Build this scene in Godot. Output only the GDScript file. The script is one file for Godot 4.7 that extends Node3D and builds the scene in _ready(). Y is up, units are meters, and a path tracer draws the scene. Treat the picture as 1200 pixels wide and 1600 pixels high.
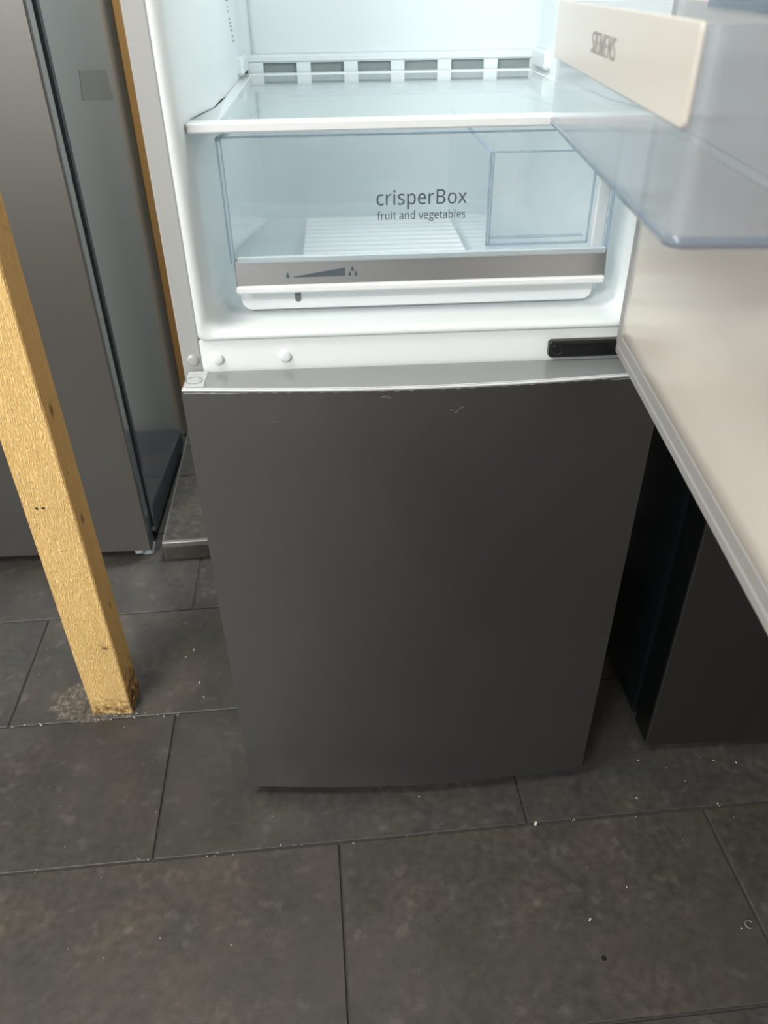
extends Node3D
# An open fridge-freezer in a storeroom with dark floor tiles, a timber post and two more appliances.

var rng := RandomNumberGenerator.new()
var M := {}
const FLOOR_TURN := 0.0365          # the tile grid is turned about two degrees

# ---------------------------------------------------------------- mesh helpers
func surf(smooth := false) -> SurfaceTool:
	var st := SurfaceTool.new()
	st.begin(Mesh.PRIMITIVE_TRIANGLES)
	st.set_smooth_group(0 if smooth else -1)
	st.set_meta("smooth", smooth)
	return st

func tri(st: SurfaceTool, a: Vector3, b: Vector3, c: Vector3, ua := Vector2.ZERO, ub := Vector2.ZERO, uc := Vector2.ZERO) -> void:
	# a, b, c run anticlockwise as seen from outside; Godot wants clockwise
	st.set_uv(ua); st.add_vertex(a)
	st.set_uv(uc); st.add_vertex(c)
	st.set_uv(ub); st.add_vertex(b)

func quad(st: SurfaceTool, a: Vector3, b: Vector3, c: Vector3, d: Vector3, ua := Vector2(0, 1), ub := Vector2(1, 1), uc := Vector2(1, 0), ud := Vector2(0, 0)) -> void:
	tri(st, a, b, c, ua, ub, uc)
	tri(st, a, c, d, ua, uc, ud)

func box(st: SurfaceTool, lo: Vector3, hi: Vector3, bevel := 0.0, xf := Transform3D()) -> void:
	var e := hi - lo
	var r: float = minf(bevel, 0.49 * minf(e.x, minf(e.y, e.z)))
	var p := func(sx: int, sy: int, sz: int, ax: int) -> Vector3:
		# corner of the face across axis ax, pulled in by the bevel along the other two axes
		var v := Vector3(hi.x if sx > 0 else lo.x, hi.y if sy > 0 else lo.y, hi.z if sz > 0 else lo.z)
		if ax != 0: v.x -= r * sx
		if ax != 1: v.y -= r * sy
		if ax != 2: v.z -= r * sz
		return xf * v
	for s in [-1, 1]:
		var f := [
			[p.call(s, -1, 1, 0), p.call(s, -1, -1, 0), p.call(s, 1, -1, 0), p.call(s, 1, 1, 0)],
			[p.call(-1, s, 1, 1), p.call(1, s, 1, 1), p.call(1, s, -1, 1), p.call(-1, s, -1, 1)],
			[p.call(-1, -1, s, 2), p.call(1, -1, s, 2), p.call(1, 1, s, 2), p.call(-1, 1, s, 2)]]
		for q in f:
			if s > 0: quad(st, q[0], q[1], q[2], q[3])
			else: quad(st, q[1], q[0], q[3], q[2])
	if r <= 0.0: return
	for a in [-1, 1]:
		for b in [-1, 1]:
			var k: bool = a * b > 0
			# edges along x, y, z
			var ex := [p.call(-1, a, b, 1), p.call(1, a, b, 1), p.call(1, a, b, 2), p.call(-1, a, b, 2)]
			var ey := [p.call(b, -1, a, 2), p.call(b, 1, a, 2), p.call(b, 1, a, 0), p.call(b, -1, a, 0)]
			var ez := [p.call(a, b, -1, 0), p.call(a, b, 1, 0), p.call(a, b, 1, 1), p.call(a, b, -1, 1)]
			for q in [ex, ey, ez]:
				if k: quad(st, q[3], q[2], q[1], q[0])
				else: quad(st, q[0], q[1], q[2], q[3])
			for c in [-1, 1]:
				var t := [p.call(a, b, c, 0), p.call(a, b, c, 1), p.call(a, b, c, 2)]
				if a * b * c > 0: tri(st, t[0], t[1], t[2])
				else: tri(st, t[0], t[2], t[1])

func loft(st: SurfaceTool, rings: Array, closed := true, flip := false) -> void:
	# rings of equal length; ring points run anticlockwise seen from the last ring
	for k in rings.size() - 1:
		var a: PackedVector3Array = rings[k]
		var b: PackedVector3Array = rings[k + 1]
		var n := a.size()
		for i in (n if closed else n - 1):
			var j := (i + 1) % n
			if flip: quad(st, a[j], a[i], b[i], b[j])
			else: quad(st, a[i], a[j], b[j], b[i])

func cap(st: SurfaceTool, ring: PackedVector3Array, flip := false) -> void:
	var c := Vector3.ZERO
	for v in ring: c += v
	c /= ring.size()
	st.set_smooth_group(1)
	for i in ring.size():
		var j := (i + 1) % ring.size()
		if flip: tri(st, c, ring[j], ring[i])
		else: tri(st, c, ring[i], ring[j])
	st.set_smooth_group(0 if st.get_meta("smooth") else -1)

func rrect(x0: float, x1: float, y0: float, y1: float, r: float, z: float, seg := 5) -> PackedVector3Array:
	# rounded rectangle in the plane z, anticlockwise seen from +z
	var out := PackedVector3Array()
	var cs := [[x1 - r, y0 + r, -90.0], [x1 - r, y1 - r, 0.0], [x0 + r, y1 - r, 90.0], [x0 + r, y0 + r, 180.0]]
	for c in cs:
		for i in seg + 1:
			var t := deg_to_rad(c[2] + 90.0 * i / seg)
			out.append(Vector3(c[0] + r * cos(t), c[1] + r * sin(t), z))
	return out

func prism(st: SurfaceTool, poly: PackedVector2Array, y0: float, y1: float, bevel := 0.0) -> void:
	# upright prism over a convex polygon of (x, z), anticlockwise seen from above (z towards the viewer is minus)
	var ring := func(y: float, inset: float) -> PackedVector3Array:
		var o := PackedVector3Array()
		var c := Vector2.ZERO
		for q in poly: c += q
		c /= poly.size()
		for i in poly.size():
			var q := poly[i]
			var d: Vector2 = c - q
			o.append(Vector3(q.x + signf(d.x) * minf(inset, absf(d.x)), y, q.y + signf(d.y) * minf(inset, absf(d.y))))
		return o
	var rings := []
	if bevel > 0.0: rings = [ring.call(y0, bevel), ring.call(y0 + bevel, 0.0), ring.call(y1 - bevel, 0.0), ring.call(y1, bevel)]
	else: rings = [ring.call(y0, 0.0), ring.call(y1, 0.0)]
	loft(st, rings)
	cap(st, rings[-1])
	cap(st, rings[0], true)

func lathe(st: SurfaceTool, prof: Array, xf := Transform3D(), seg := 24) -> void:
	# profile of (radius, height) from bottom to top about +y of xf
	var rings := []
	for q in prof:
		var ring := PackedVector3Array()
		for i in seg:
			var t := -TAU * i / seg
			ring.append(xf * Vector3(q[0] * cos(t), q[1], q[0] * sin(t)))
		rings.append(ring)
	loft(st, rings)

func torus(st: SurfaceTool, R: float, r: float, xf := Transform3D(), seg := 28) -> void:
	var prof := []
	for i in 9:
		var t := -PI / 2 + TAU * i / 8.0
		prof.append([R + r * cos(t), r * sin(t)])
	lathe(st, prof, xf, seg)

func mesh_of(st: SurfaceTool, tangents := false) -> ArrayMesh:
	st.generate_normals()
	if tangents: st.generate_tangents()
	return st.commit()

func obj(called: String, st: SurfaceTool, m: Material, parent: Node = self, tangents := false) -> MeshInstance3D:
	var o := MeshInstance3D.new()
	o.name = called
	o.mesh = mesh_of(st, tangents)
	o.material_override = m
	parent.add_child(o, true)
	return o

func tag(o: Node, label: String, category := "", group := "", kind := "") -> Node:
	if label: o.set_meta("label", label)
	if category: o.set_meta("category", category)
	if group: o.set_meta("group", group)
	if kind: o.set_meta("kind", kind)
	return o

func thing(called: String, label: String, category: String, at := Vector3.ZERO) -> Node3D:
	var o := Node3D.new()
	o.name = called
	o.position = at
	add_child(o, true)
	tag(o, label, category)
	return o

func lettering(called: String, words: String, parent: Node3D, m: Material, lo: Vector2, hi: Vector2, xf: Transform3D, depth := 0.0004, font := "Droid Sans") -> MeshInstance3D:
	# lettering whose outline fills the rectangle lo..hi of the plane xf
	var f := SystemFont.new()
	f.font_names = PackedStringArray([font])
	var t := TextMesh.new()
	t.text = words
	t.font = f
	t.font_size = 64
	t.pixel_size = 0.001
	t.depth = 0.02
	t.curve_step = 1.0
	var b := t.get_aabb()
	var s := Vector3((hi.x - lo.x) / b.size.x, (hi.y - lo.y) / b.size.y, depth / b.size.z)
	var o := MeshInstance3D.new()
	o.name = called
	o.mesh = t
	o.material_override = m
	o.transform = xf * Transform3D(Basis.from_scale(s), Vector3(lo.x, lo.y, depth * 0.5) - b.position * s - Vector3(0, 0, b.size.z * s.z * 0.5))
	parent.add_child(o, true)
	return o

# ---------------------------------------------------------------- materials
func mat(called: String, c: Color, rough: float, metal := 0.0, spec := 0.5) -> StandardMaterial3D:
	var m := StandardMaterial3D.new()
	m.resource_name = called
	m.albedo_color = c
	m.roughness = rough
	m.metallic = metal
	m.metallic_specular = spec
	M[called] = m
	return m

func clear(called: String, c: Color, a: float, rough := 0.05) -> StandardMaterial3D:
	var m := mat(called, Color(c.r, c.g, c.b, a), rough)
	m.transparency = BaseMaterial3D.TRANSPARENCY_ALPHA
	m.cull_mode = BaseMaterial3D.CULL_DISABLED
	return m

func noise(sd: int, freq: float, oct := 4, kind := FastNoiseLite.TYPE_SIMPLEX_SMOOTH) -> FastNoiseLite:
	var n := FastNoiseLite.new()
	n.seed = sd
	n.noise_type = kind
	n.frequency = freq
	n.fractal_octaves = oct
	return n

func tile_textures() -> void:
	# cloudy dark slate print: broad cloud, fine speckle and pale scuffs
	var S := 640
	var im := Image.create(S, S, false, Image.FORMAT_RGB8)
	var ro := Image.create(S, S, false, Image.FORMAT_RGB8)
	var hh := Image.create(S, S, false, Image.FORMAT_RGB8)
	var a := noise(3, 0.006, 4); var b := noise(5, 0.045, 4); var c := noise(9, 0.02, 5); var d := noise(12, 0.22, 2)
	for y in S:
		for x in S:
			# wrap by blending opposite borders
			var wx := clampf((x - S * 0.85) / (S * 0.15), 0.0, 1.0)
			var wy := clampf((y - S * 0.85) / (S * 0.15), 0.0, 1.0)
			var v := Vector4.ZERO
			for q in [[0, 0, (1 - wx) * (1 - wy)], [1, 0, wx * (1 - wy)], [0, 1, (1 - wx) * wy], [1, 1, wx * wy]]:
				if q[2] > 0.0:
					var X: float = x - q[0] * S
					var Y: float = y - q[1] * S
					v += q[2] * Vector4(a.get_noise_2d(X, Y), b.get_noise_2d(X, Y), c.get_noise_2d(X, Y), d.get_noise_2d(X, Y))
			var k := 0.86 + 0.13 * v.x + 0.10 * v.y + 0.03 * v.w
			var scuff := smoothstep(0.22, 0.60, v.z) * 0.16
			k += scuff
			var warm := 0.5 + 0.8 * v.x
			var col := Color(0.98 + 0.03 * warm, 0.97, 0.955 - 0.035 * warm) * k * 0.85
			im.set_pixel(x, y, Color(clampf(col.r, 0, 1), clampf(col.g, 0, 1), clampf(col.b, 0, 1)))
			var rr := clampf(0.80 + 0.22 * v.y - 0.20 * v.x, 0.4, 1.0)
			ro.set_pixel(x, y, Color(rr, rr, rr))
			var h := clampf(0.5 + 0.4 * v.x + 0.3 * v.y + 0.12 * v.w, 0, 1)
			hh.set_pixel(x, y, Color(h, h, h))
	hh.bump_map_to_normal_map(4.0)
	var ti := ImageTexture.create_from_image(im)
	var tr := ImageTexture.create_from_image(ro)
	var tn := ImageTexture.create_from_image(hh)
	var tones := [Color(0.38, 0.371, 0.354), Color(0.366, 0.36, 0.35), Color(0.388, 0.376, 0.356), Color(0.37, 0.366, 0.356)]
	for i in 4:
		var m := mat("slate tile %d" % i, tones[i], 0.55, 0.0, 0.5)
		m.albedo_texture = ti
		m.roughness_texture = tr
		m.roughness = 0.62
		m.normal_enabled = true
		m.normal_texture = tn
		m.normal_scale = 0.16
		m.uv1_triplanar = true
		m.uv1_world_triplanar = true
		m.uv1_scale = Vector3.ONE * 1.55
		m.uv1_offset = Vector3(0.37 * i, 0.11 * i, 0.23 * i)

func wood_texture() -> void:
	# two faces of a sawn spruce post side by side: 256 px each, 1.24 m tall; rough sawn figure, knots, damp dark foot
	var W := 512; var H := 1024
	var im := Image.create(W, H, false, Image.FORMAT_RGB8)
	var hh := Image.create(W, H, false, Image.FORMAT_RGB8)
	var grain := noise(21, 0.02, 3); var fig := noise(22, 0.035, 3); var fine := noise(23, 0.35, 2); var broad := noise(24, 0.006, 3)
	var knots := [[360.0, 470.0, 22.0, 9.0], [352.0, 640.0, 20.0, 8.0], [400.0, 812.0, 14.0, 5.0], [205.0, 872.0, 20.0, 3.0], [330.0, 560.0, 8.0, 3.0], [420.0, 180.0, 20.0, 8.0], [90.0, 250.0, 20.0, 5.0]]
	for y in H:
		for x in W:
			var face := 0 if x < 256 else 1
			var fx: float = x - 256.0 * face
			var bend := 0.0
			var dark := 0.0
			for k in knots:
				var dx: float = (x - k[0]) / k[2]
				var dy: float = (y - k[1]) / k[3]
				if (int(k[0]) < 256) != (face == 0): continue
				var r2 := dx * dx + dy * dy
				bend += 14.0 * exp(-r2 * 0.15) * signf(dx)
				dark = maxf(dark, exp(-r2 * 1.4))
			var g := fx + bend + 26.0 * broad.get_noise_2d(fx * 0.6 + 900.0 * face, y * 0.35)
			# fine growth rings running along the post, waved sideways by the saw figure
			var wav := g * 0.42 + 4.5 * fig.get_noise_2d(fx * 0.8 + 77.0 * face, y * 0.75) + 3.0 * grain.get_noise_2d(fx * 0.3 + 300.0 * face, y * 0.10)
			var ringv := 0.5 + 0.5 * sin(wav * 1.35)
			var v := 0.80 + 0.15 * ringv + 0.10 * broad.get_noise_2d(fx * 2.0 + 50.0, y * 0.6 + 400.0 * face) + 0.07 * fine.get_noise_2d(fx, y * 0.35)
			var col := Color(0.92, 0.74, 0.45).lerp(Color(0.98, 0.86, 0.62), clampf(ringv * 0.75 + 0.25 * fine.get_noise_2d(fx * 0.5, y * 0.1), 0, 1)) * (0.62 + 0.42 * v)
			if face == 1: col = col.lerp(Color(0.84, 0.62, 0.34), 0.4)
			col = col.lerp(Color(0.36, 0.20, 0.09), dark * 0.85)
			# dirt soaked up from the floor
			var up := (H - 1 - y) / float(H) * 1.24
			var soak := noise_edge(fx, y, face)
			var dirt := (1.0 - smoothstep(0.006, 0.05 + 0.05 * soak, up + 0.02 * soak)) * clampf(0.35 + 0.9 * soak, 0.0, 1.0)
			if face == 1: dirt = (1.0 - smoothstep(0.02, 0.11 + 0.05 * soak, up)) * clampf(0.45 + 0.9 * soak, 0.0, 1.0)
			col = col.lerp(Color(0.27, 0.17, 0.08), clampf(dirt, 0, 0.9))
			im.set_pixel(x, y, col)
			var h := clampf(0.35 + 0.5 * ringv + 0.3 * fine.get_noise_2d(fx * 1.5, y * 0.5), 0, 1)
			hh.set_pixel(x, y, Color(h, h, h))
	hh.bump_map_to_normal_map(5.0)
	var m := mat("sawn spruce", Color(1, 1, 1), 0.72, 0.0, 0.4)
	m.albedo_texture = ImageTexture.create_from_image(im)
	m.normal_enabled = true
	m.normal_texture = ImageTexture.create_from_image(hh)
	m.normal_scale = 0.7

var soak_noise: FastNoiseLite
func noise_edge(x: float, y: float, face: int) -> float:
	if soak_noise == null: soak_noise = noise(31, 0.014, 4)
	return soak_noise.get_noise_2d(x + 500.0 * face, y * 4.0)

func steel_textures() -> void:
	# very fine brushing plus soft cloudy handling marks in the roughness
	var W := 512; var H := 512
	var ro := Image.create(W, H, false, Image.FORMAT_RGB8)
	var cloud := noise(41, 0.008, 2); var brush := noise(42, 0.5, 1)
	for y in H:
		for x in W:
			var v := clampf(0.82 + 0.10 * cloud.get_noise_2d(x * 0.6, y * 0.6), 0, 1)
			ro.set_pixel(x, y, Color(v, v, v))
	M["steel_rough"] = ImageTexture.create_from_image(ro)
	var hh := Image.create(W, H, false, Image.FORMAT_RGB8)
	for y in H:
		for x in W:
			var v := 0.5 + 0.4 * brush.get_noise_2d(x * 0.05, y * 2.3)
			hh.set_pixel(x, y, Color(v, v, v))
	hh.bump_map_to_normal_map(2.0)
	M["brush_normal"] = ImageTexture.create_from_image(hh)

func make_materials() -> void:
	mat("white plastic", Color(0.90, 0.915, 0.915), 0.32)
	mat("white gloss", Color(0.93, 0.94, 0.94), 0.18)
	mat("liner white", Color(0.90, 0.92, 0.92), 0.38)
	mat("door liner", Color(0.835, 0.80, 0.755), 0.22)  # warm light tinted into the colour of the white door panel
	mat("silver paint", Color(0.70, 0.70, 0.69), 0.35, 0.15)
	mat("ledge grey", Color(0.54, 0.55, 0.55), 0.10)
	mat("ledge insert", Color(0.76, 0.775, 0.775), 0.12)
	mat("lip white", Color(0.84, 0.84, 0.84), 0.2)
	mat("gasket grey", Color(0.60, 0.59, 0.58), 0.55)
	mat("black plastic", Color(0.045, 0.05, 0.052), 0.3)
	mat("black rubber", Color(0.03, 0.03, 0.03), 0.7)
	mat("dark recess", Color(0.025, 0.025, 0.025), 0.8)
	mat("slot grey", Color(0.55, 0.58, 0.58), 0.6)
	mat("print grey", Color(0.29, 0.33, 0.36), 0.5)
	mat("print light grey", Color(0.52, 0.51, 0.50), 0.5)
	mat("slot mid grey", Color(0.44, 0.45, 0.45), 0.5)
	mat("logo grey", Color(0.56, 0.545, 0.53), 0.5)
	mat("batten wood", Color(0.76, 0.57, 0.33), 0.7)
	mat("emboss grey", Color(0.66, 0.69, 0.69), 0.5)
	mat("grout", Color(0.26, 0.25, 0.235), 0.9)
	mat("pale grout", Color(0.40, 0.39, 0.375), 0.9)
	mat("edge profile", Color(0.52, 0.51, 0.49), 0.35, 0.4)
	mat("crumb", Color(0.80, 0.78, 0.74), 0.8)
	mat("wall paint", Color(0.78, 0.755, 0.70), 0.85)
	mat("room wall", Color(0.80, 0.795, 0.785), 0.9)
	mat("ceiling paint", Color(0.72, 0.70, 0.67), 0.9)
	mat("cabinet grey", Color(0.61, 0.655, 0.68), 0.13, 0.8)
	mat("cabinet reflection", Color(0.52, 0.545, 0.55), 0.25, 0.75)  # tone of the reflection painted on the upright fridge side
	mat("cabinet dark", Color(0.07, 0.085, 0.095), 0.2)
	mat("cabinet side", Color(0.42, 0.42, 0.41), 0.4)
	mat("foot grey", Color(0.66, 0.69, 0.70), 0.5)
	var mo := mat("mortar", Color(1, 1, 1), 0.95)
	var nt := NoiseTexture2D.new()
	nt.width = 256; nt.height = 256; nt.seamless = true
	nt.noise = noise(61, 0.03, 5)
	var gr := Gradient.new()
	gr.set_color(0, Color(0.26, 0.235, 0.205)); gr.set_color(1, Color(0.62, 0.58, 0.52))
	gr.add_point(0.5, Color(0.38, 0.35, 0.31))
	nt.color_ramp = gr
	mo.albedo_texture = nt
	mo.uv1_triplanar = true
	mo.uv1_scale = Vector3.ONE * 9.0
	mat("nail hole", Color(0.16, 0.10, 0.06), 0.9)
	mat("scratch", Color(0.66, 0.66, 0.65), 0.5)
	steel_textures()
	var s := mat("freezer steel", Color(0.56, 0.555, 0.55), 0.38, 0.95)
	s.roughness_texture = M["steel_rough"]
	s.uv1_scale = Vector3(1, 1.3, 1)
	s = mat("upright steel", Color(0.53, 0.52, 0.505), 0.38, 0.88)
	s.roughness_texture = M["steel_rough"]
	s = mat("dark steel", Color(0.28, 0.275, 0.265), 0.5, 0.7)
	s.roughness_texture = M["steel_rough"]
	s = mat("strip steel", Color(0.68, 0.685, 0.69), 0.30, 0.88)
	s.normal_enabled = true
	s.normal_texture = M["brush_normal"]
	s.normal_scale = 0.06
	s.uv1_triplanar = true
	s.uv1_scale = Vector3(9, 9, 9)
	clear("shelf glass", Color(0.80, 0.93, 0.91), 0.06)
	clear("drawer clear", Color(0.80, 0.93, 1.0), 0.045)
	clear("drawer edge", Color(0.58, 0.68, 0.76), 0.46)
	clear("drawer ledge", Color(0.86, 0.92, 0.94), 0.45)
	clear("bin clear", Color(0.67, 0.70, 0.73), 0.20, 0.12)
	clear("bin edge", Color(0.42, 0.49, 0.58), 0.5, 0.1)
	tile_textures()
	wood_texture()

# ---------------------------------------------------------------- lights
func lamp(called: String, label: String, at: Vector3, size: Vector2, c: Color, energy: float) -> void:
	# flat ceiling light: housing, glowing diffuser and an area light just below it
	var t := thing(called, label, "ceiling light", at)
	var st := surf()
	box(st, Vector3(-size.x / 2 - 0.03, -0.055, -size.y / 2 - 0.03), Vector3(size.x / 2 + 0.03, 0, size.y / 2 + 0.03), 0.008)
	obj("housing", st, M["white plastic"], t)
	st = surf()
	box(st, Vector3(-size.x / 2, -0.062, -size.y / 2), Vector3(size.x / 2, -0.054, size.y / 2), 0.002)
	var g := StandardMaterial3D.new()
	g.resource_name = "lamp glow"
	g.albedo_color = Color(0.9, 0.9, 0.9)
	g.emission_enabled = true
	g.emission = c
	g.emission_energy_multiplier = 2.0
	obj("diffuser", st, g, t)
	var l := AreaLight3D.new()
	l.name = "lamp_light"
	l.area_size = size
	l.area_normalize_energy = true
	l.light_color = c
	l.light_energy = energy
	l.area_range = 9.0
	l.area_attenuation = 2.0
	l.shadow_enabled = true
	l.position = Vector3(0, -0.07, 0)
	l.rotation = Vector3(-PI / 2, 0, 0)
	t.add_child(l, true)

# ---------------------------------------------------------------- setting
func make_room() -> void:
	var st := surf()
	box(st, Vector3(-2.4, -0.2, -1.5), Vector3(2.8, -0.0035, 3.2))
	var fl := obj("floor", st, M["grout"])
	tag(fl, "dark slate-look floor tiles laid in a half bond", "floor", "", "structure")
	# tiles: rows across, each shifted half a tile, the grid turned by FLOOR_TURN
	var turn := Transform3D(Basis(Vector3.UP, FLOOR_TURN), Vector3.ZERO)
	var w := 0.645; var d := 0.316; var gap := 0.0042
	var row0 := 0.105
	for r in range(-5, 10):
		var shift := 0.152 if posmod(r, 2) == 0 else -0.163
		for c in range(-4, 5):
			var x0 := shift + c * w
			var z0 := row0 + r * d
			var mid := turn * Vector3(x0 + w / 2, 0, z0 + d / 2)
			if mid.x < -2.1 or mid.x > 2.5 or mid.z < -1.3 or mid.z > 2.9: continue
			var s2 := surf()
			var dy := rng.randf_range(-0.0005, 0.0005)
			var tilt := Basis(Vector3.RIGHT, rng.randf_range(-0.0012, 0.0012)) * Basis(Vector3.BACK, rng.randf_range(-0.001, 0.001))
			box(s2, Vector3(-w / 2 + gap / 2, -0.011, -d / 2 + gap / 2), Vector3(w / 2 - gap / 2, 0, d / 2 - gap / 2), 0.0014)
			var o := obj("floor_tile", s2, M["slate tile %d" % rng.randi_range(0, 3)], fl)
			o.transform = Transform3D(Basis(Vector3.UP, FLOOR_TURN) * tilt, mid + Vector3(0, dy, 0))
	# small drilled hole in the big front tile
	st = surf(true)
	lathe(st, [[0.0, 0.0006], [0.0026, 0.0006], [0.0034, 0.0009], [0.0040, 0.0004]], Transform3D(Basis(), Vector3(0.551, 0.0, 0.316)), 16)
	tag(obj("drill_hole", st, M["dark recess"], fl), "small round drill hole")
	# walls and ceiling, all with thickness
	var walls := [
		["wall_back", Vector3(-2.4, -0.1, -1.5), Vector3(2.8, 2.6, -1.38), "wall paint", "painted rear wall behind the appliances"],
		["wall_left", Vector3(-2.5, -0.1, -1.5), Vector3(-2.2, 2.6, 3.2), "room wall", "plastered wall on the left of the storeroom"],
		["wall_right", Vector3(2.6, -0.1, -1.5), Vector3(2.9, 2.6, 3.2), "room wall", "plastered wall on the right of the storeroom"],
		["wall_front", Vector3(-2.4, -0.1, 3.0), Vector3(2.8, 2.6, 3.2), "room wall", "plastered wall behind the viewer"],
		["ceiling", Vector3(-2.5, 2.55, -1.5), Vector3(2.9, 2.75, 3.2), "ceiling paint", "plain painted storeroom ceiling"]]
	for q in walls:
		st = surf()
		box(st, q[1], q[2])
		tag(obj(q[0], st, M[q[3]]), q[4], "ceiling" if q[0] == "ceiling" else "wall", "", "structure")

func make_plinth() -> void:
	var t := thing("tiled_plinth", "low step clad in dark tiles with a pale edge profile, behind the open fridge", "plinth", Vector3(-0.279, 0, -0.712))
	t.rotation.y = FLOOR_TURN
	var h := 0.057
	var st := surf()
	box(st, Vector3(0.002, 0, -0.60), Vector3(1.9, h - 0.008, -0.004))
	obj("core", st, M["pale grout"], t)
	# top tiles
	var cuts := [-0.004, -0.318, -0.60]
	for k in 2:
		for c in 3:
			st = surf()
			box(st, Vector3(0.004 + c * 0.63, h - 0.010, cuts[k + 1] + 0.002), Vector3(0.630 + c * 0.63 - 0.002, h, cuts[k] - (0.002 if k else 0.004)), 0.001)
			obj("tile", st, M["slate tile %d" % ((k + c) % 4)], t)
	for c in 3:
		st = surf()
		box(st, Vector3(0.004 + c * 0.63, 0.003, -0.006), Vector3(0.628 + c * 0.63, h - 0.016, 0.0), 0.001)
		obj("tile", st, M["slate tile %d" % c], t)
	st = surf()
	box(st, Vector3(0, h - 0.0145, -0.010), Vector3(1.9, h + 0.0005, 0.002), 0.002)
	obj("edge_profile", st, M["edge profile"], t)
	st = surf()
	box(st, Vector3(0, 0.002, -0.60), Vector3(0.004, h + 0.0004, -0.004), 0.001)
	obj("side_profile", st, M["pale grout"], t)

# ---------------------------------------------------------------- timber
func make_post() -> void:
	var t := thing("timber_post", "rough-sawn yellow timber post standing on the tiles, its foot stained dark", "post", Vector3(-0.299, 0, -0.246))
	var st := surf()
	var hx := 0.040; var hz := 0.034; var b := 0.0025
	var H := 2.55; var span := 1.24
	# chamfered square section, front and back carry the left half of the texture, the sides the right half
	var sec := [Vector2(-hx + b, hz), Vector2(hx - b, hz), Vector2(hx, hz - b), Vector2(hx, -hz + b), Vector2(hx - b, -hz), Vector2(-hx + b, -hz), Vector2(-hx, -hz + b), Vector2(-hx, hz - b)]
	var us := [[0.01, 0.49], [0.49, 0.51], [0.51, 0.99], [0.99, 0.99], [0.49, 0.01], [0.01, 0.01], [0.51, 0.99], [0.51, 0.51]]
	var levels := [0.0, span, 2.0 * span, H]
	for k in 3:
		var y0: float = levels[k]; var y1: float = levels[k + 1]
		for i in 8:
			var p: Vector2 = sec[i]; var q: Vector2 = sec[(i + 1) % 8]
			var v0 := 1.0 if k % 2 == 0 else 0.02
			var v1: float = 1.0 - (y1 - y0) / span if k % 2 == 0 else (y1 - y0) / span
			if k == 1: v1 = 0.9
			if k == 2: v0 = 0.9; v1 = 0.88
			quad(st, Vector3(p.x, y0, p.y), Vector3(q.x, y0, q.y), Vector3(q.x, y1, q.y), Vector3(p.x, y1, p.y), Vector2(us[i][0], v0), Vector2(us[i][1], v0), Vector2(us[i][1], v1), Vector2(us[i][0], v1))
	obj("shaft", st, M["sawn spruce"], t, true)
	for dx in [-0.0055, 0.0055]:
		st = surf(true)
		lathe(st, [[0.0, 0.0004], [0.0018, 0.0005], [0.0026, 0.0]], Transform3D(Basis(Vector3.RIGHT, PI / 2), Vector3(-0.012 + dx, 0.506, hz)), 12)
		obj("nail_hole", st, M["nail hole"], t)
	# crumbled mortar where the tile was broken out for the post
	st = surf(true)
	var n := noise(51, 22.0, 4)
	var N := 80
	var g := []
	for j in N + 1:
		var row := PackedVector3Array()
		for i in N + 1:
			var u := i / float(N); var v := j / float(N)
			var x := lerpf(-0.445, -0.255, u); var z := lerpf(-0.325, -0.196, v)
			var e := pow((x + 0.345) / 0.085, 2.0) + pow((z + 0.252) / 0.052, 2.0) + 0.6 * n.get_noise_2d(x * 1.5, z * 1.5)
			row.append(Vector3(x, clampf((1.0 - e) * 0.010, -0.006, 0.0035) + 0.0075 * (absf(n.get_noise_2d(x * 5.0 + 3.0, z * 5.0)) - 0.2), z))
		g.append(row)
	for j in N:
		for i in N:
			var a: Vector3 = g[j][i]; var c: Vector3 = g[j + 1][i + 1]
			if maxf(maxf(a.y, c.y), maxf(g[j][i + 1].y, g[j + 1][i].y)) < -0.001: continue
			quad(st, g[j + 1][i], c, g[j][i + 1], a)
	tag(obj("mortar_patch", st, M["mortar"], get_node("floor")), "rough crumbled mortar on the floor round the foot of the timber post", "", "", "stuff")

func make_batten() -> void:
	var t := thing("timber_batten", "narrow tan timber batten upright in the gap left of the open fridge", "batten", Vector3(-0.2985, 0.058, -1.369))
	var st := surf()
	box(st, Vector3(-0.016, 0, -0.011), Vector3(0.016, 2.45, 0.011), 0.0015)
	obj("shaft", st, M["batten wood"], t)

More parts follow.
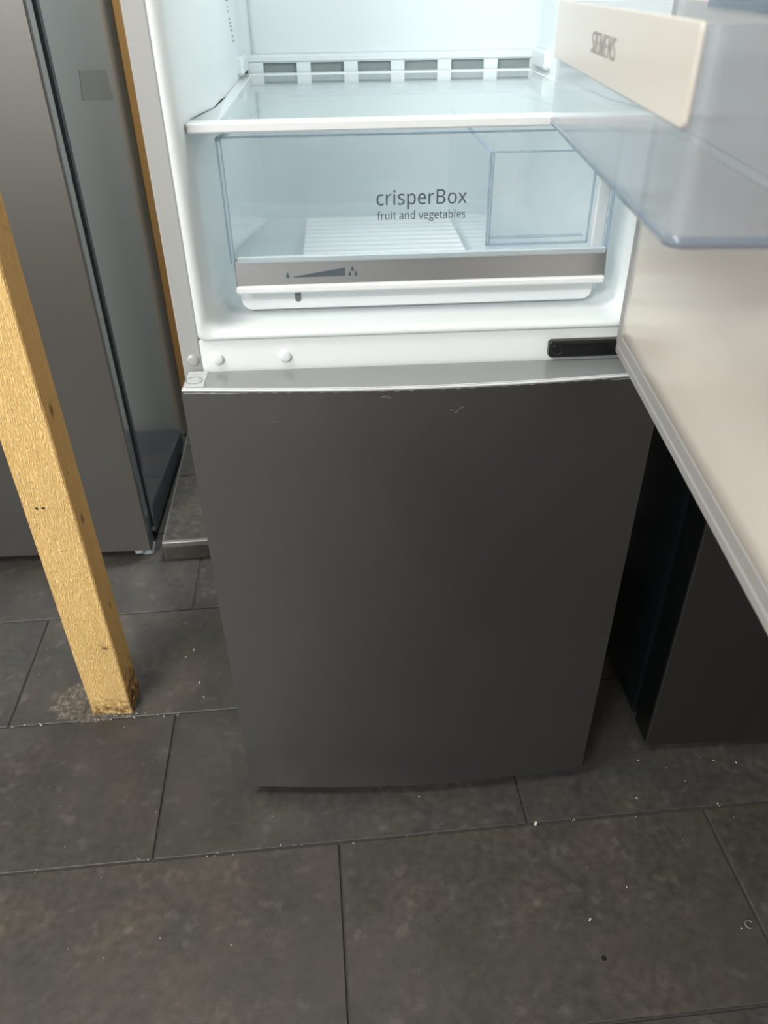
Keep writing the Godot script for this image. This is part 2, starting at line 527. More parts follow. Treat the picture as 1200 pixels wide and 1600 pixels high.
# ---------------------------------------------------------------- tall steel fridge at the left
func make_upright() -> void:
	var xr := -0.312; var xl := -0.912; var zf := -0.725
	var t := thing("upright_fridge", "tall closed stainless steel fridge with grey sides, behind the timber post", "fridge", Vector3((xl + xr) / 2, 0, -1.0))
	var o := Vector3(-(xl + xr) / 2, 0, 1.0)
	var st := surf()
	box(st, Vector3(xl, 0.028, -1.26) + o, Vector3(xr, 1.86, -0.800) + o, 0.004)
	obj("cabinet", st, M["cabinet grey"], t)
	st = surf()
	box(st, Vector3(xl + 0.012, 0.05, -0.801) + o, Vector3(xr - 0.010, 1.85, -0.752) + o, 0.003)
	obj("gasket", st, M["black rubber"], t)
	st = surf()
	box(st, Vector3(xl, 0.026, -0.765) + o, Vector3(xr, 1.86, zf - 0.006) + o, 0.003)
	var dr := obj("door", st, M["cabinet grey"], t)
	st = surf()
	box(st, Vector3(xl, 0.024, zf - 0.0065) + o, Vector3(xr - 0.0005, 1.862, zf) + o, 0.0025)
	obj("steel_front", st, M["upright steel"], dr)
	st = surf()
	box(st, Vector3(xr - 0.03, 0.0, -0.775) + o, Vector3(xr - 0.002, 0.021, -0.738) + o, 0.004)
	box(st, Vector3(xr - 0.045, 0.012, -0.750) + o, Vector3(xr - 0.024, 0.025, -0.728) + o, 0.003)
	obj("foot", st, M["foot grey"], t)
	for x in [xl + 0.04]:
		st = surf(true)
		lathe(st, [[0.0, 0.0], [0.018, 0.0], [0.018, 0.03]], Transform3D(Basis(), Vector3(x, 0, -0.80) + o))
		obj("foot", st, M["foot grey"], t)
	for x in [xl + 0.05, xr - 0.05]:
		st = surf(true)
		lathe(st, [[0.0, 0.0], [0.018, 0.0], [0.018, 0.03]], Transform3D(Basis(), Vector3(x, 0, -1.2) + o))
		obj("foot", st, M["foot grey"], t)
	# reflection in the glossy side, painted on as a darker quad
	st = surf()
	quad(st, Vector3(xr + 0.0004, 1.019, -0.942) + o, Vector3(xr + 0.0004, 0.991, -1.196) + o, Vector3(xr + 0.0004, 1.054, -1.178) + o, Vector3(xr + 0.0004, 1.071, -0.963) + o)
	tag(obj("reflection_patch", st, M["cabinet reflection"], t), "dark reflection painted on the glossy side")

# ---------------------------------------------------------------- dark appliance at the right
func make_dark_freezer() -> void:
	var xl := 0.735; var xr := 1.335
	var t := thing("dark_freezer", "dark grey steel freezer standing right of the open fridge, below the swung door", "freezer", Vector3((xl + xr) / 2, 0, -0.38))
	var o := Vector3(-(xl + xr) / 2, 0, 0.38)
	var st := surf()
	box(st, Vector3(xl + 0.001, 0.02, -0.70) + o, Vector3(xr, 1.70, -0.125) + o, 0.003)
	obj("cabinet", st, M["cabinet dark"], t)
	st = surf()
	box(st, Vector3(xl + 0.012, 0.03, -0.126) + o, Vector3(xr - 0.012, 1.69, -0.108) + o)
	obj("gasket", st, M["black rubber"], t)
	st = surf()
	box(st, Vector3(xl, 0.022, -0.110) + o, Vector3(xr, 1.70, -0.0505) + o, 0.002)
	var dr := obj("door", st, M["black plastic"], t)
	st = surf()
	box(st, Vector3(xl - 0.0004, 0.020, -0.0515) + o, Vector3(xr, 1.702, -0.046) + o, 0.0015)
	obj("steel_front", st, M["dark steel"], dr)
	# grip recess in the door's edge: a thin raised frame with a sloped lower end
	st = surf()
	box(st, Vector3(xl - 0.0015, 0.516, -0.0925) + o, Vector3(xl + 0.002, 0.80, -0.0905) + o)
	var tip := Transform3D(Basis(Vector3.RIGHT, 0.35), Vector3(xl, 0.514, -0.078) + o)
	box(st, Vector3(-0.0015, -0.001, -0.014), Vector3(0.002, 0.001, 0.014), 0.0, tip)
	obj("grip_recess", st, M["cabinet dark"], dr)
	for x in [xl + 0.04, xr - 0.04]:
		for z in [-0.16, -0.66]:
			st = surf(true)
			lathe(st, [[0.0, 0.0], [0.02, 0.0], [0.02, 0.022]], Transform3D(Basis(), Vector3(x, 0, z) + o))
			obj("foot", st, M["black plastic"], t)

# ---------------------------------------------------------------- the open fridge-freezer
const TOP := 0.8116

func bow(u: float) -> float:
	return -0.002 + 0.0175 * sin(PI * u)

func door_outline(inset := 0.0, back := -0.055) -> PackedVector2Array:
	# (x, z) seen from above: bowed front left to right, then the back
	var o := PackedVector2Array()
	var r := 0.003
	o.append(Vector2(inset, bow(0.0) - r - inset))
	for i in 33:
		var u := 0.005 + 0.99 * i / 32.0
		o.append(Vector2(lerpf(inset, 0.6 - inset, u), bow(u) - inset))
	o.append(Vector2(0.6 - inset, bow(1.0) - r - inset))
	o.append(Vector2(0.6 - inset, back))
	o.append(Vector2(inset, back))
	return o

func ring_at(poly: PackedVector2Array, y: float) -> PackedVector3Array:
	var o := PackedVector3Array()
	for q in poly: o.append(Vector3(q.x, y, q.y))
	return o

func make_fridge() -> Node3D:
	var t := thing("fridge_freezer", "open fridge-freezer with a lit white interior and a plain dark steel freezer door", "fridge")
	var st := surf()
	# cabinet panels
	box(st, Vector3(-0.0055, 0.03, -0.68), Vector3(0.0195, 1.98, -0.060), 0.002)
	box(st, Vector3(0.5805, 0.03, -0.68), Vector3(0.603, 1.98, -0.060), 0.002)
	obj("side_panel", st, M["silver paint"], t)
	st = surf()
	box(st, Vector3(0.0195, 0.03, -0.68), Vector3(0.5805, 1.98, -0.662))
	box(st, Vector3(0.0195, 1.955, -0.68), Vector3(0.5805, 1.98, -0.060))
	box(st, Vector3(0.0195, 0.03, -0.68), Vector3(0.5805, 0.07, -0.080))
	obj("cabinet", st, M["cabinet side"], t)
	st = surf()
	box(st, Vector3(0.02, 0.0, -0.66), Vector3(0.58, 0.031, -0.10), 0.003)
	obj("base", st, M["black plastic"], t)
	make_liner(t)
	# white crossbar between the two compartments with its blank caps
	st = surf()
	box(st, Vector3(0.0195, 0.795, -0.66), Vector3(0.5805, 0.8475, -0.060), 0.0012)
	obj("crossbar", st, M["white gloss"], t)
	for q in [[0.0085, 0.822, "silver paint"], [0.040, 0.8225, "white plastic"], [0.1255, 0.823, "white plastic"]]:
		st = surf(true)
		lathe(st, [[0.0075, 0.0], [0.0075, 0.0022], [0.0066, 0.0036], [0.0045, 0.0042], [0.0, 0.0044]], Transform3D(Basis(Vector3.RIGHT, PI / 2), Vector3(q[0], q[1], -0.060)))
		obj("screw_cap", st, M[q[2]], t)
	# black hinge cover
	st = surf()
	box(st, Vector3(0.4625, 0.8125, -0.061), Vector3(0.575, 0.8345, -0.047), 0.003)
	var hc := obj("hinge_cover", st, M["black plastic"], t)
	st = surf(true)
	torus(st, 0.0068, 0.0008, Transform3D(Basis(Vector3.RIGHT, PI / 2), Vector3(0.4725, 0.8235, -0.047)))
	obj("plug", st, M["black plastic"], hc)
	make_freezer_door(t)
	make_shelf(t)
	make_crisper(t)
	make_upper_door(t)
	make_door_bin(t)
	# a lamp strip in each side wall, above what the photograph shows
	for k in [0, 1]:
		var x := 0.0385 if k == 0 else 0.5565
		st = surf()
		box(st, Vector3(x, 1.27, -0.155), Vector3(x + 0.005, 1.57, -0.120), 0.001)
		var g := StandardMaterial3D.new()
		g.resource_name = "fridge lamp glow"
		g.albedo_color = Color(0.9, 0.9, 0.9)
		g.emission_enabled = true
		g.emission = COOL
		g.emission_energy_multiplier = 2.0
		obj("interior_lamp", st, g, t)
		var l := AreaLight3D.new()
		l.name = "interior_light"
		l.area_size = Vector2(0.03, 0.28)
		l.area_normalize_energy = true
		l.light_color = COOL
		l.light_energy = FRIDGE_LIGHT
		l.area_range = 6.0
		l.area_attenuation = 2.0
		l.shadow_enabled = true
		var side := 1.0 if k == 0 else -1.0
		l.transform = Transform3D(Basis.looking_at(Vector3(side * 0.75, -0.45, -0.65)), Vector3(0.30 - side * 0.235, 1.42, -0.150))
		t.add_child(l, true)
	return t

func make_liner(t: Node3D) -> void:
	var st := surf(true)
	var rings := [
		rrect(0.0195, 0.5805, 0.8478, 1.955, 0.006, -0.0615),
		rrect(0.0200, 0.5800, 0.8482, 1.9545, 0.007, -0.0575),
		rrect(0.0225, 0.5775, 0.8505, 1.952, 0.010, -0.0555),
		rrect(0.0285, 0.5715, 0.8545, 1.948, 0.016, -0.0560),
		rrect(0.0330, 0.5670, 0.8570, 1.944, 0.022, -0.0610),
		rrect(0.0355, 0.5645, 0.8585, 1.941, 0.026, -0.0710),
		rrect(0.0385, 0.5615, 0.8595, 1.938, 0.030, -0.1000),
		rrect(0.0440, 0.5560, 0.8600, 1.936, 0.034, -0.1450),
		rrect(0.0545, 0.5455, 0.8605, 1.934, 0.036, -0.2050),
		rrect(0.0535, 0.5465, 0.8620, 1.931, 0.036, -0.6000),
		rrect(0.0560, 0.5440, 0.8645, 1.928, 0.034, -0.6200),
		rrect(0.0680, 0.5320, 0.8765, 1.916, 0.022, -0.6320)]
	loft(st, rings, true, true)
	cap(st, rings[-1])
	var ln := obj("liner", st, M["liner white"], t)
	# rear cold panel, slightly proud, and the slotted air duct strip below it
	st = surf(true)
	var r2 := [rrect(0.070, 0.546, 1.112, 1.92, 0.006, -0.6315), rrect(0.072, 0.544, 1.114, 1.918, 0.006, -0.6275), rrect(0.076, 0.540, 1.118, 1.914, 0.006, -0.6265)]
	loft(st, r2)
	cap(st, r2[-1])
	obj("rear_panel", st, M["liner white"], ln)
	st = surf()
	box(st, Vector3(0.060, 1.0700, -0.632), Vector3(0.556, 1.0895, -0.612), 0.001)
	box(st, Vector3(0.060, 1.1035, -0.632), Vector3(0.556, 1.1155, -0.614), 0.003)
	var c0 := 0.1145
	var edges := [0.060]
	for k in 6:
		edges.append(c0 + k * 0.0785 - 0.0275)
		edges.append(c0 + k * 0.0785 + 0.0275)
	edges.append(0.556)
	for k in 7:
		box(st, Vector3(edges[2 * k], 1.0890, -0.632), Vector3(edges[2 * k + 1], 1.1040, -0.6135), 0.001)
	obj("air_duct_strip", st, M["liner white"], ln)
	st = surf()
	box(st, Vector3(0.062, 1.074, -0.6335), Vector3(0.554, 1.110, -0.6215))
	obj("duct_backing", st, M["slot grey"], ln)
	# rail ends the shelf rests on
	for s in [0, 1]:
		st = surf()
		var x0 := 0.0495 if s == 0 else 0.536
		box(st, Vector3(x0, 1.062, -0.608), Vector3(x0 + 0.0145, 1.0785, -0.20), 0.003)
		obj("shelf_rail", st, M["liner white"], ln)
		st = surf()
		box(st, Vector3(x0, 1.094, -0.615), Vector3(x0 + 0.0145, 1.120, -0.52), 0.004)
		obj("shelf_stop", st, M["liner white"], ln)
	# faint embossed marks on the left wall, a few short strokes
	st = surf()
	var ys := [1.205, 1.200, 1.194, 1.186, 1.180, 1.171, 1.166, 1.161, 1.156, 1.148, 1.142]
	var ls := [0.030, 0.022, 0.034, 0.016, 0.012, 0.022, 0.022, 0.024, 0.028, 0.030, 0.036]
	for k in ys.size():
		var z0 := -0.452 - 0.004 * k
		box(st, Vector3(0.0525, ys[k] - 0.0012, z0 - ls[k] * 0.8), Vector3(0.0545, ys[k] + 0.0012, z0), 0.0)
	obj("embossed_marks", st, M["emboss grey"], ln)

func make_freezer_door(t: Node3D) -> void:
	var st := surf(true)
	# body of the door behind the steel skin
	var st2 := surf()
	box(st2, Vector3(0.004, 0.032, -0.056), Vector3(0.596, 0.800, -0.010), 0.002)
	var dr := obj("freezer_door", st2, M["cabinet side"], t)
	# bowed steel skin, with UVs for the finish
	var seg := 40
	var yb := 0.030; var yt := 0.8055
	for i in seg:
		var u0 := i / float(seg); var u1 := (i + 1) / float(seg)
		quad(st, Vector3(0.6 * u0, yb, bow(u0)), Vector3(0.6 * u1, yb, bow(u1)), Vector3(0.6 * u1, yt, bow(u1)), Vector3(0.6 * u0, yt, bow(u0)), Vector2(u0, 1), Vector2(u1, 1), Vector2(u1, 0), Vector2(u0, 0))
	for s in [0, 1]:
		var side := surf()
		var x: float = 0.6 * s
		var a := Vector3(x, yb, bow(s)); var b := Vector3(x, yb, -0.050)
		var up := Vector3(0, yt - yb, 0)
		if s == 1: quad(side, a, b, b + up, a + up, Vector2(0, 1), Vector2(0.05, 1), Vector2(0.05, 0), Vector2(0, 0))
		else: quad(side, b, a, a + up, b + up, Vector2(0, 1), Vector2(0.05, 1), Vector2(0.05, 0), Vector2(0, 0))
		obj("steel_return", side, M["freezer steel"], dr)
	obj("steel_front", st, M["freezer steel"], dr)
	# bottom lip
	var lip := surf()
	prism(lip, door_outline(0.0005), 0.0290, 0.0310)
	obj("lower_trim", lip, M["cabinet side"], dr)
	# grey top cap: ledge, groove and raised front bead that follows the bow
	st = surf()
	prism(st, door_outline(0.0), 0.8035, 0.8075, 0.0008)
	obj("top_cap", st, M["ledge grey"], dr)
	st = surf(true)
	for q in [[0.0012, 0.0015, 0.8076], [-0.0040, 0.0008, 0.8076]]:
		var rings := []
		for i in 41:
			var u := i / 40.0
			var ring := PackedVector3Array()
			for k in 8:
				var th := TAU * k / 8.0
				ring.append(Vector3(lerpf(0.0015, 0.5985, u), q[2] + q[1] * sin(th), bow(u) + q[0] + q[1] * cos(th) - 0.002))
			rings.append(ring)
		loft(st, rings)
		cap(st, rings[0], true); cap(st, rings[-1])
	obj("front_bead", st, M["lip white"], dr)
	# left hinge insert with its round plug
	st = surf()
	box(st, Vector3(0.0015, 0.8066, -0.056), Vector3(0.0265, 0.8083, -0.0115), 0.0006)
	obj("hinge_insert", st, M["ledge insert"], dr)
	st = surf(true)
	torus(st, 0.0098, 0.0006, Transform3D(Basis(), Vector3(0.0125, 0.8083, -0.028)))
	obj("hinge_plug", st, M["ledge grey"], dr)
	# short bright scratches and dents in the skin
	for q in [[0.247, 0.798, 0.016, 0.3], [0.253, 0.796, 0.010, -0.4], [0.337, 0.774, 0.014, 0.9], [0.343, 0.779, 0.009, 0.5], [0.330, 0.776, 0.006, 0.2], [0.110, 0.766, 0.016, 0.05], [0.134, 0.765, 0.008, 0.0], [0.391, 0.699, 0.003, 0.2], [0.429, 0.697, 0.003, 1.0], [0.434, 0.639, 0.0035, 0.4], [0.37, 0.567, 0.002, 1.2], [0.370, 0.585, 0.0016, 1.5], [0.371, 0.552, 0.0016, 1.5], [0.186, 0.190, 0.020, -0.25], [0.235, 0.165, 0.012, -0.2], [0.205, 0.215, 0.009, 0.2], [0.048, 0.205, 0.006, 0.1], [0.200, 0.716, 0.004, 0.2], [0.275, 0.745, 0.003, 0.8]]:
		var u: float = q[0] / 0.6
		var dz := 0.0175 * PI * cos(PI * u) / 0.6
		var along := Vector3(cos(q[3]), sin(q[3]), cos(q[3]) * dz)
		var acr := Vector3(-sin(q[3]), cos(q[3]), -sin(q[3]) * dz)
		var c := Vector3(q[0], q[1], bow(u) + 0.00012)
		var hl: float = q[2] * 0.38
		var hw := 0.0003
		st = surf()
		quad(st, c - along * hl, c + acr * -hw, c + along * hl, c + acr * hw)
		obj("scratch", st, M["scratch"], dr)

func make_shelf(t: Node3D) -> void:
	var st := surf()
	# white frame: front bar, two arms that step in with the liner, rear bar
	box(st, Vector3(0.0378, 1.0785, -0.1000), Vector3(0.5622, 1.0895, -0.0780), 0.002)
	for s in [0, 1]:
		var pl := [Vector2(0.0385, -0.0990), Vector2(0.0725, -0.0990), Vector2(0.0690, -0.598), Vector2(0.0540, -0.598), Vector2(0.0550, -0.205)]
		var poly := PackedVector2Array()
		if s == 0:
			for q in pl: poly.append(q)
		else:
			for k in range(pl.size() - 1, -1, -1): poly.append(Vector2(0.6 - pl[k].x, pl[k].y))
		prism(st, poly, 1.0785, 1.0893, 0.001)
	box(st, Vector3(0.0545, 1.0780, -0.6105), Vector3(0.5455, 1.0900, -0.5975), 0.001)
	var fr := obj("shelf", st, M["white gloss"], t)
	st = surf()
	box(st, Vector3(0.0690, 1.0845, -0.5985), Vector3(0.5310, 1.0885, -0.0985))
	tag(obj("glass_pane", st, M["shelf glass"], fr), "clear glass pane")

func make_crisper(t: Node3D) -> void:
	# clear tub: outer walls with thickness, open top, tapering to the rear
	var st := surf()
	var fb := 0.885; var ft := 1.070
	var L0 := Vector2(0.070, -0.103); var R0 := Vector2(0.530, -0.103)
	var L1 := Vector2(0.118, -0.492); var R1 := Vector2(0.482, -0.492)
	var th := 0.0025
	var wall := func(a: Vector2, b: Vector2, y0: float, y1: float) -> void:
		var n := (b - a).normalized().rotated(PI / 2) * th
		var q := PackedVector2Array([a, b, b + n, a + n])
		prism(st, q, y0, y1)
	wall.call(R0, R1, fb, ft)
	wall.call(L1, L0, fb, ft)
	wall.call(R1, L1, fb, ft)
	prism(st, PackedVector2Array([L0, R0, R1, L1]), fb - 0.003, fb)
	var tub := obj("crisper_drawer", st, M["drawer clear"], t)
	st = surf()
	box(st, Vector3(0.0665, 0.930, -0.1030), Vector3(0.5335, 1.0705, -0.1000))
	obj("front_pane", st, M["drawer clear"], tub)
	# rims: tinted edges of the plastic, where one looks along it
	st = surf()
	box(st, Vector3(0.0655, 1.0700, -0.1040), Vector3(0.5345, 1.0722, -0.0980), 0.0008)
	box(st, Vector3(0.0650, 0.930, -0.1045), Vector3(0.0670, 1.0705, -0.0985), 0.0006)
	box(st, Vector3(0.0700, 0.930, -0.1015), Vector3(0.0715, 1.0695, -0.0990), 0.0004)
	box(st, Vector3(0.5328, 0.930, -0.1050), Vector3(0.5360, 1.0705, -0.0985), 0.0008)
	for s in [[L0, L1], [R1, R0]]:
		var n: Vector2 = (s[1] - s[0]).normalized().rotated(PI / 2) * 0.006
		prism(st, PackedVector2Array([s[1], s[0], s[0] - n, s[1] - n]) if s[0].x > 0.4 else PackedVector2Array([s[0], s[0] + n * -1.0, s[1] + n * -1.0, s[1]]), 1.0670, 1.0700)
	box(st, Vector3(0.118, 1.0665, -0.498), Vector3(0.482, 1.0700, -0.490))
	obj("rim", st, M["drawer edge"], tub)
	# white ends of the drawer front next to the pane
	st = surf()
	box(st, Vector3(0.5160, 0.934, -0.112), Vector3(0.5320, 1.066, -0.1045), 0.002)
	obj("front_stile", st, M["white plastic"], tub)
	# ribbed mat on the bottom
	st = surf()
	for k in 10:
		var z0 := -0.250 - k * 0.0235
		box(st, Vector3(0.146, fb, z0 - 0.0165), Vector3(0.386, fb + 0.0052, z0), 0.0024)
	box(st, Vector3(0.146, fb, -0.487), Vector3(0.386, fb + 0.0022, -0.235))
	obj("ribbed_floor", st, M["white plastic"], tub)
	# divider: a side pane and a low front pane making a box of the right end
	st = surf()
	box(st, Vector3(0.3835, 0.905, -0.480), Vector3(0.3860, 1.047, -0.110))
	box(st, Vector3(0.3860, 0.938, -0.1125), Vector3(0.5110, 1.047, -0.110))
	box(st, Vector3(0.3860, 0.905, -0.480), Vector3(0.5050, 0.9075, -0.125))
	var dv := obj("divider", st, M["drawer clear"], tub)
	st = surf()
	box(st, Vector3(0.3820, 1.0455, -0.480), Vector3(0.3875, 1.0485, -0.108), 0.001)
	box(st, Vector3(0.3875, 1.0462, -0.1135), Vector3(0.5110, 1.0482, -0.109), 0.0008)
	box(st, Vector3(0.3825, 0.940, -0.1130), Vector3(0.3850, 1.0460, -0.1085), 0.0008)
	box(st, Vector3(0.3866, 0.940, -0.1130), Vector3(0.3880, 1.0460, -0.1085), 0.0004)
	box(st, Vector3(0.3825, 0.9395, -0.1130), Vector3(0.5120, 0.9420, -0.1085), 0.0008)
	box(st, Vector3(0.3875, 0.9470, -0.1220), Vector3(0.5070, 0.9485, -0.1130))
	box(st, Vector3(0.5105, 0.9395, -0.1130), Vector3(0.5128, 1.0480, -0.1085), 0.0008)
	obj("divider_edge", st, M["drawer edge"], tub)
	# clear ledge above the metal strip
	st = surf()
	box(st, Vector3(0.0750, 0.9300, -0.1000), Vector3(0.5330, 0.9385, -0.0945), 0.0015)
	obj("pane_ledge", st, M["drawer ledge"], tub)
	# brushed metal strip, white lip and the white base panel with rounded lower corners
	st = surf()
	box(st, Vector3(0.0700, 0.0, -0.004), Vector3(0.5365, 0.0322, 0.0), 0.0012, Transform3D(Basis(Vector3.RIGHT, -0.16), Vector3(0, 0.9030, -0.0935)))
	obj("handle_strip", st, M["strip steel"], tub)
	st = surf()
	box(st, Vector3(0.0700, 0.8945, -0.1060), Vector3(0.5350, 0.9035, -0.0880), 0.0022)
	obj("handle_lip", st, M["white gloss"], tub)
	st = surf(true)
	var rr := [rrect(0.0710, 0.5300, 0.8640, 0.910, 0.013, -0.135), rrect(0.0710, 0.5300, 0.8640, 0.910, 0.013, -0.118), rrect(0.0722, 0.5288, 0.8652, 0.910, 0.012, -0.1165)]
	loft(st, rr)
	cap(st, rr[-1])
	obj("base_panel", st, M["white gloss"], tub)
	# humidity slot
	st = surf()
	var sl := [rrect(0.1402, 0.1482, 0.8735, 0.8940, 0.0039, -0.118), rrect(0.1402, 0.1482, 0.8735, 0.8940, 0.0039, -0.1160)]
	loft(st, sl); cap(st, sl[-1])
	obj("slot", st, M["slot mid grey"], tub)
	st = surf()
	box(st, Vector3(0.1404, 0.8860, -0.117), Vector3(0.1480, 0.8940, -0.1148), 0.0006)
	obj("slider", st, M["print grey"], tub)
	# humidity marks printed on the strip: one drop, a wedge, three drops
	st = surf()
	var zz := 0.0003
	var sy := -0.9030
	for q in [[0.1345, 0.9135, 0.0036], [0.2155, 0.9195, 0.0031], [0.2118, 0.9138, 0.0031], [0.2192, 0.9138, 0.0031]]:
		var ring := PackedVector3Array()
		for k in 16:
			var a := TAU * k / 16.0 - PI / 2
			var rad: float = q[2] * 0.62
			var pt := Vector2(cos(a), sin(a)) * rad
			if pt.y > 0: pt.y *= 2.2; pt.x *= 1.0 - 0.55 * pt.y / (rad * 2.2)
			ring.append(Vector3(q[0] + pt.x, q[1] + pt.y + sy, zz))
		cap(st, ring)
	quad(st, Vector3(0.1415, 0.9118 + sy, zz), Vector3(0.2060, 0.9122 + sy, zz), Vector3(0.2060, 0.9222 + sy, zz), Vector3(0.1415, 0.9130 + sy, zz))
	var hm := obj("humidity_marks", st, M["print grey"], tub)
	hm.transform = Transform3D(Basis(Vector3.RIGHT, -0.16), Vector3(0, 0.9030, -0.0935))
	lettering("lettering", "crisperBox", tub, M["print grey"], Vector2(0.2470, 0.9885), Vector2(0.3555, 1.0105), Transform3D(Basis(), Vector3(0, 0, -0.0999)))
	lettering("lettering", "fruit and vegetables", tub, M["print grey"], Vector2(0.2475, 0.9740), Vector2(0.3545, 0.9868), Transform3D(Basis(), Vector3(0, 0, -0.0999)))

func door_frame() -> Transform3D:
	# x along the open door from hinge to free edge, y up, z out of its inner face
	var d := Vector3(-0.09275, 0, 0.99569)
	return Transform3D(Basis(d, Vector3.UP, d.cross(Vector3.UP)), Vector3(0.549, 0.818, -0.052))

func make_upper_door(t: Node3D) -> void:
	var st := surf()
	var W := 0.572; var H := 1.155
	box(st, Vector3(-0.012, 0.001, -0.066), Vector3(W + 0.014, H, -0.010), 0.003)
	var dr := obj("upper_door", st, M["silver paint"], t)
	dr.transform = door_frame()
	# folded grey gasket all round: two ridges with a groove between, mitred
	st = surf()
	for q in [[0.0, 0.012, -0.010, 0.000], [0.010, 0.016, -0.010, -0.0025], [0.014, 0.030, -0.010, 0.0015]]:
		var a: float = q[0]; var b: float = q[1]
		var r0 := rrect(a, W - a, a, H - a, 0.0005, 0, 1)
		var r1 := rrect(b, W - b, b, H - b, 0.0005, 0, 1)
		var bv := 0.002
		var rings := []
		for e in [[a, q[2]], [a, q[3] - bv], [a + bv, q[3]], [b - bv, q[3]], [b, q[3] - bv], [b, q[2]]]:
			rings.append(rrect(e[0], W - e[0], e[0], H - e[0], 0.0004, e[1], 1))
		loft(st, rings)
	obj("gasket", st, M["gasket grey"], dr)
	# white inner panel with softly moulded edges
	st = surf(true)
	var g := 0.0315
	var rings := [rrect(g, W - g, g, H - g, 0.004, -0.012), rrect(g, W - g, g, H - g, 0.004, 0.0015), rrect(g + 0.003, W - g - 0.003, g + 0.003, H - g - 0.003, 0.004, 0.004), rrect(g + 0.02, W - g - 0.02, g + 0.02, H - g - 0.02, 0.008, 0.0046)]
	loft(st, rings)
	cap(st, rings[-1])
	obj("inner_panel", st, M["door liner"], dr)

func make_door_bin(t: Node3D) -> void:
	# clear door bin: long face, two ends, bottom, back wall
	var x0 := 0.040; var x1 := 0.5005; var y0 := 0.2710; var y1 := 0.3790; var z0 := 0.0050; var z1 := 0.1190
	var st := surf()
	var r := 0.010
	var ring := func(inset: float, y: float) -> PackedVector3Array:
		var o := PackedVector3Array()
		for q in rrect(x0 + inset, x1 - inset, -z1 + inset, -z0 - inset, r - inset * 0.5, 0, 4):
			o.append(Vector3(q.x, y, -q.y))
		return o
	var th := 0.003
	loft(st, [ring.call(0.003, y0), ring.call(0.0, y0 + 0.004), ring.call(0.0, y1), ring.call(th, y1), ring.call(th, y0 + 0.004), ring.call(th + 0.003, y0 + th)])
	cap(st, ring.call(0.003, y0), true)
	cap(st, ring.call(th + 0.003, y0 + th))
	var b := obj("door_bin", st, M["bin clear"], t)
	b.transform = door_frame()
	# tinted lower edge and back wall of the same plastic
	st = surf(true)
	loft(st, [ring.call(0.004, y0 - 0.0006), ring.call(-0.0006, y0 + 0.0015), ring.call(-0.0006, y0 + 0.0055), ring.call(0.001, y0 + 0.0075)])
	obj("bottom_edge", st, M["bin edge"], b)
	st = surf()
	box(st, Vector3(x0 + 0.10, y1 - 0.004, z0), Vector3(x1 - 0.03, y1 + 0.006, z0 + 0.004), 0.001)
	obj("rear_rim", st, M["bin edge"], b)
	# front plate, warm light tinted into its cream colour, on the upper part of the long face
	st = surf(true)
	var rr := [rrect(x0 + 0.001, x1 - 0.006, 0.3315, y1 + 0.001, 0.004, z1 - 0.0005), rrect(x0 + 0.001, x1 - 0.006, 0.3315, y1 + 0.001, 0.004, z1 + 0.0012), rrect(x0 + 0.0018, x1 - 0.0068, 0.3323, y1 + 0.0002, 0.0034, z1 + 0.0018)]
	loft(st, rr); cap(st, rr[-1]); cap(st, rr[0], true)
	obj("front_plate", st, M["door liner"], b)
	lettering("lettering", "SIEMENS", b, M["logo grey"], Vector2(0.2260, 0.3490), Vector2(0.3130, 0.3630), Transform3D(Basis(), Vector3(0, 0, z1 + 0.0018)), 0.0004)

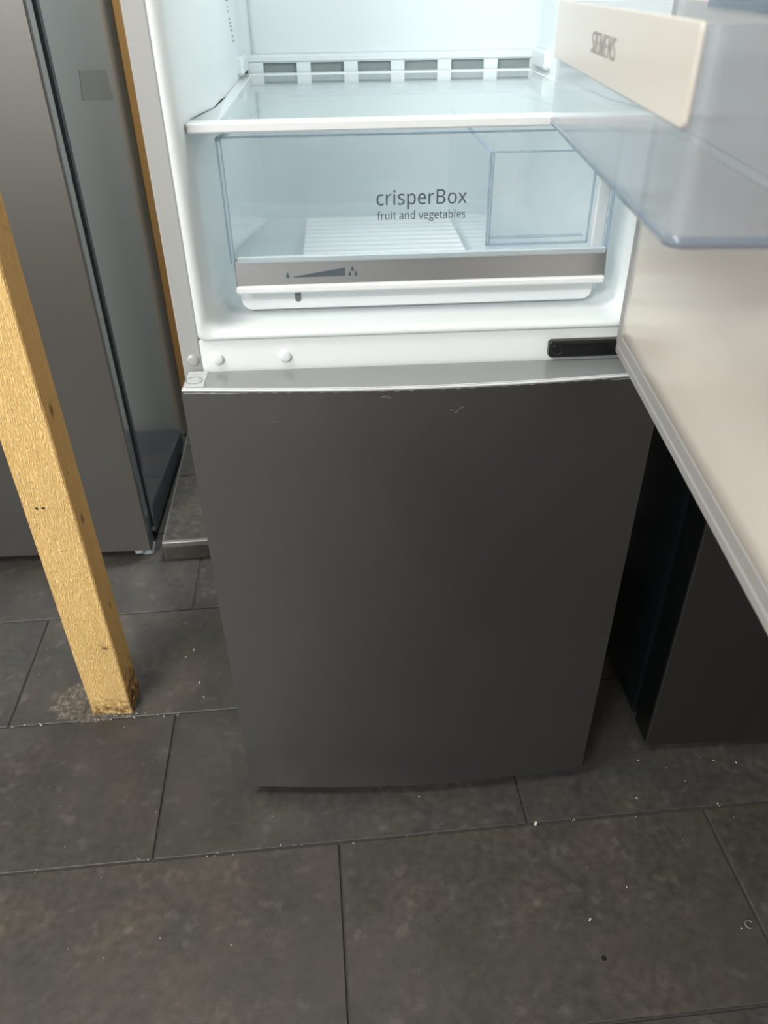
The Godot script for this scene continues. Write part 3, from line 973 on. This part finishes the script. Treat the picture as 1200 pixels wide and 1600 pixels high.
# ---------------------------------------------------------------- crumbs on the floor
func make_debris() -> void:
	var st := surf()
	var spots := []
	for q in [[0.498, 0.088, 0.004], [-0.161, -0.383, 0.0025], [-0.175, -0.363, 0.002], [-0.135, -0.285, 0.0025], [-0.121, -0.244, 0.002], [0.121, 0.005, 0.0018], [0.546, 0.258, 0.0028], [0.075, 0.012, 0.002], [0.30, 0.02, 0.0015], [0.565, 0.01, 0.0015], [0.69, 0.05, 0.0018], [0.83, 0.07, 0.002], [0.86, -0.02, 0.0018], [0.90, -0.012, 0.0018], [0.72, -0.03, 0.0018], [0.62, 0.21, 0.0016], [0.17, -0.02, 0.0015], [0.79, 0.02, 0.0015]]:
		spots.append(q)
	var turn := Basis(Vector3.UP, FLOOR_TURN)
	for k in 26:   # along the front joint
		var p := turn * Vector3(rng.randf_range(-0.5, 0.95), 0, 0.105 + rng.randfn(0, 0.0035))
		spots.append([p.x, p.z, rng.randf_range(0.0006, 0.0016)])
	for k in 16:   # along the next joint and round the post
		var p := turn * Vector3(rng.randf_range(-0.5, -0.1), 0, -0.211 + rng.randfn(0, 0.004))
		spots.append([p.x, p.z, rng.randf_range(0.0009, 0.002)])
	for k in 18:
		spots.append([rng.randf_range(-0.38, -0.25), -0.205 + rng.randfn(0, 0.006), rng.randf_range(0.0008, 0.0022)])
	for k in 60:
		spots.append([rng.randf_range(-0.5, 0.95), rng.randf_range(-0.5, 0.45), rng.randf_range(0.0006, 0.0012)])
	for q in spots:
		if q[0] > -0.02 and q[0] < 0.63 and q[1] < 0.02 or q[0] > 0.71 and q[1] < -0.03: continue
		var xf := Transform3D(Basis.from_euler(Vector3(rng.randf() * TAU, rng.randf() * TAU, rng.randf() * TAU)), Vector3(q[0], q[2] * 0.45, q[1]))
		var s: float = q[2]
		box(st, Vector3(-s, -s * 0.45, -s * 0.6), Vector3(s, s * 0.45, s * 0.6), s * 0.3, xf)
	tag(obj("floor_crumbs", st, M["crumb"]), "pale crumbs of grit scattered along the floor tile joints", "grit", "", "stuff")
	# small curled shaving near the right edge of the photo
	st = surf(true)
	var rings := []
	for i in 15:
		var a := 0.4 + 4.6 * i / 14.0
		var ring := PackedVector3Array()
		for k in 6:
			var b := TAU * k / 6.0
			var rad := 0.0062 + 0.0011 * cos(b)
			ring.append(Vector3(rad * cos(a), 0.0014 + 0.0012 * sin(b), -rad * sin(a)))
		rings.append(ring)
	loft(st, rings, true, true)
	cap(st, rings[0]); cap(st, rings[-1], true)
	var o := obj("curled_shaving", st, M["edge profile"])
	o.position = Vector3(0.790, 0.0006, 0.282)
	tag(o, "tiny pale curl of plastic lying by the joint of the front right tiles", "shaving")

# ---------------------------------------------------------------- scene
var COOL := Color(0.93, 0.98, 1.0)
const FRIDGE_LIGHT := 0.110

func _ready() -> void:
	rng.seed = 11
	var cam := Camera3D.new()
	cam.name = "camera"
	cam.rotation = Vector3(-0.60659, -0.05110, -0.01476)
	cam.position = Vector3(0.20106, 1.21709, 0.86490)
	cam.near = 0.05
	cam.far = 50.0
	cam.fov = rad_to_deg(2.0 * atan(800.0 / 1202.0))
	var ca := CameraAttributesPhysical.new()
	ca.frustum_focal_length = 12.0 * 1202.0 / 800.0
	ca.frustum_focus_distance = 1.15
	ca.frustum_near = 0.05
	ca.frustum_far = 50.0
	ca.exposure_aperture = 4.7
	cam.attributes = ca
	add_child(cam)
	cam.current = true
	var we := WorldEnvironment.new()
	we.name = "environment"
	var e := Environment.new()
	e.background_mode = Environment.BG_COLOR
	e.background_color = Color(0.02, 0.02, 0.02)
	e.tonemap_mode = Environment.TONE_MAPPER_LINEAR
	e.tonemap_exposure = 1.0
	e.sdfgi_enabled = true
	e.ssao_enabled = true
	e.ssil_enabled = true
	we.environment = e
	add_child(we)
	make_materials()
	lamp("ceiling_lamp", "warm square ceiling lamp behind and left of the viewer", Vector3(-1.3, 2.55, 2.4), Vector2(0.9, 0.6), Color(0.985, 0.995, 1.0), 9.6)
	lamp("ceiling_lamp", "small square added ceiling lamp, unseen, above the floor in front of the post", Vector3(-0.75, 2.55, 0.55), Vector2(0.5, 0.5), Color(1.0, 0.99, 0.965), 2.7)  # added out of view, to shade the floor under the freezer door
	lamp("ceiling_lamp", "cool long added ceiling lamp, unseen, above the gap behind the fridges", Vector3(0.25, 2.55, -0.95), Vector2(0.3, 0.16), Color(0.94, 0.975, 1.0), 3.8)  # added fill out of view, brightens the upright fridge side and rear wall
	make_room()
	make_plinth()
	make_fridge()
	make_upright()
	make_dark_freezer()
	make_post()
	make_batten()
	make_debris()
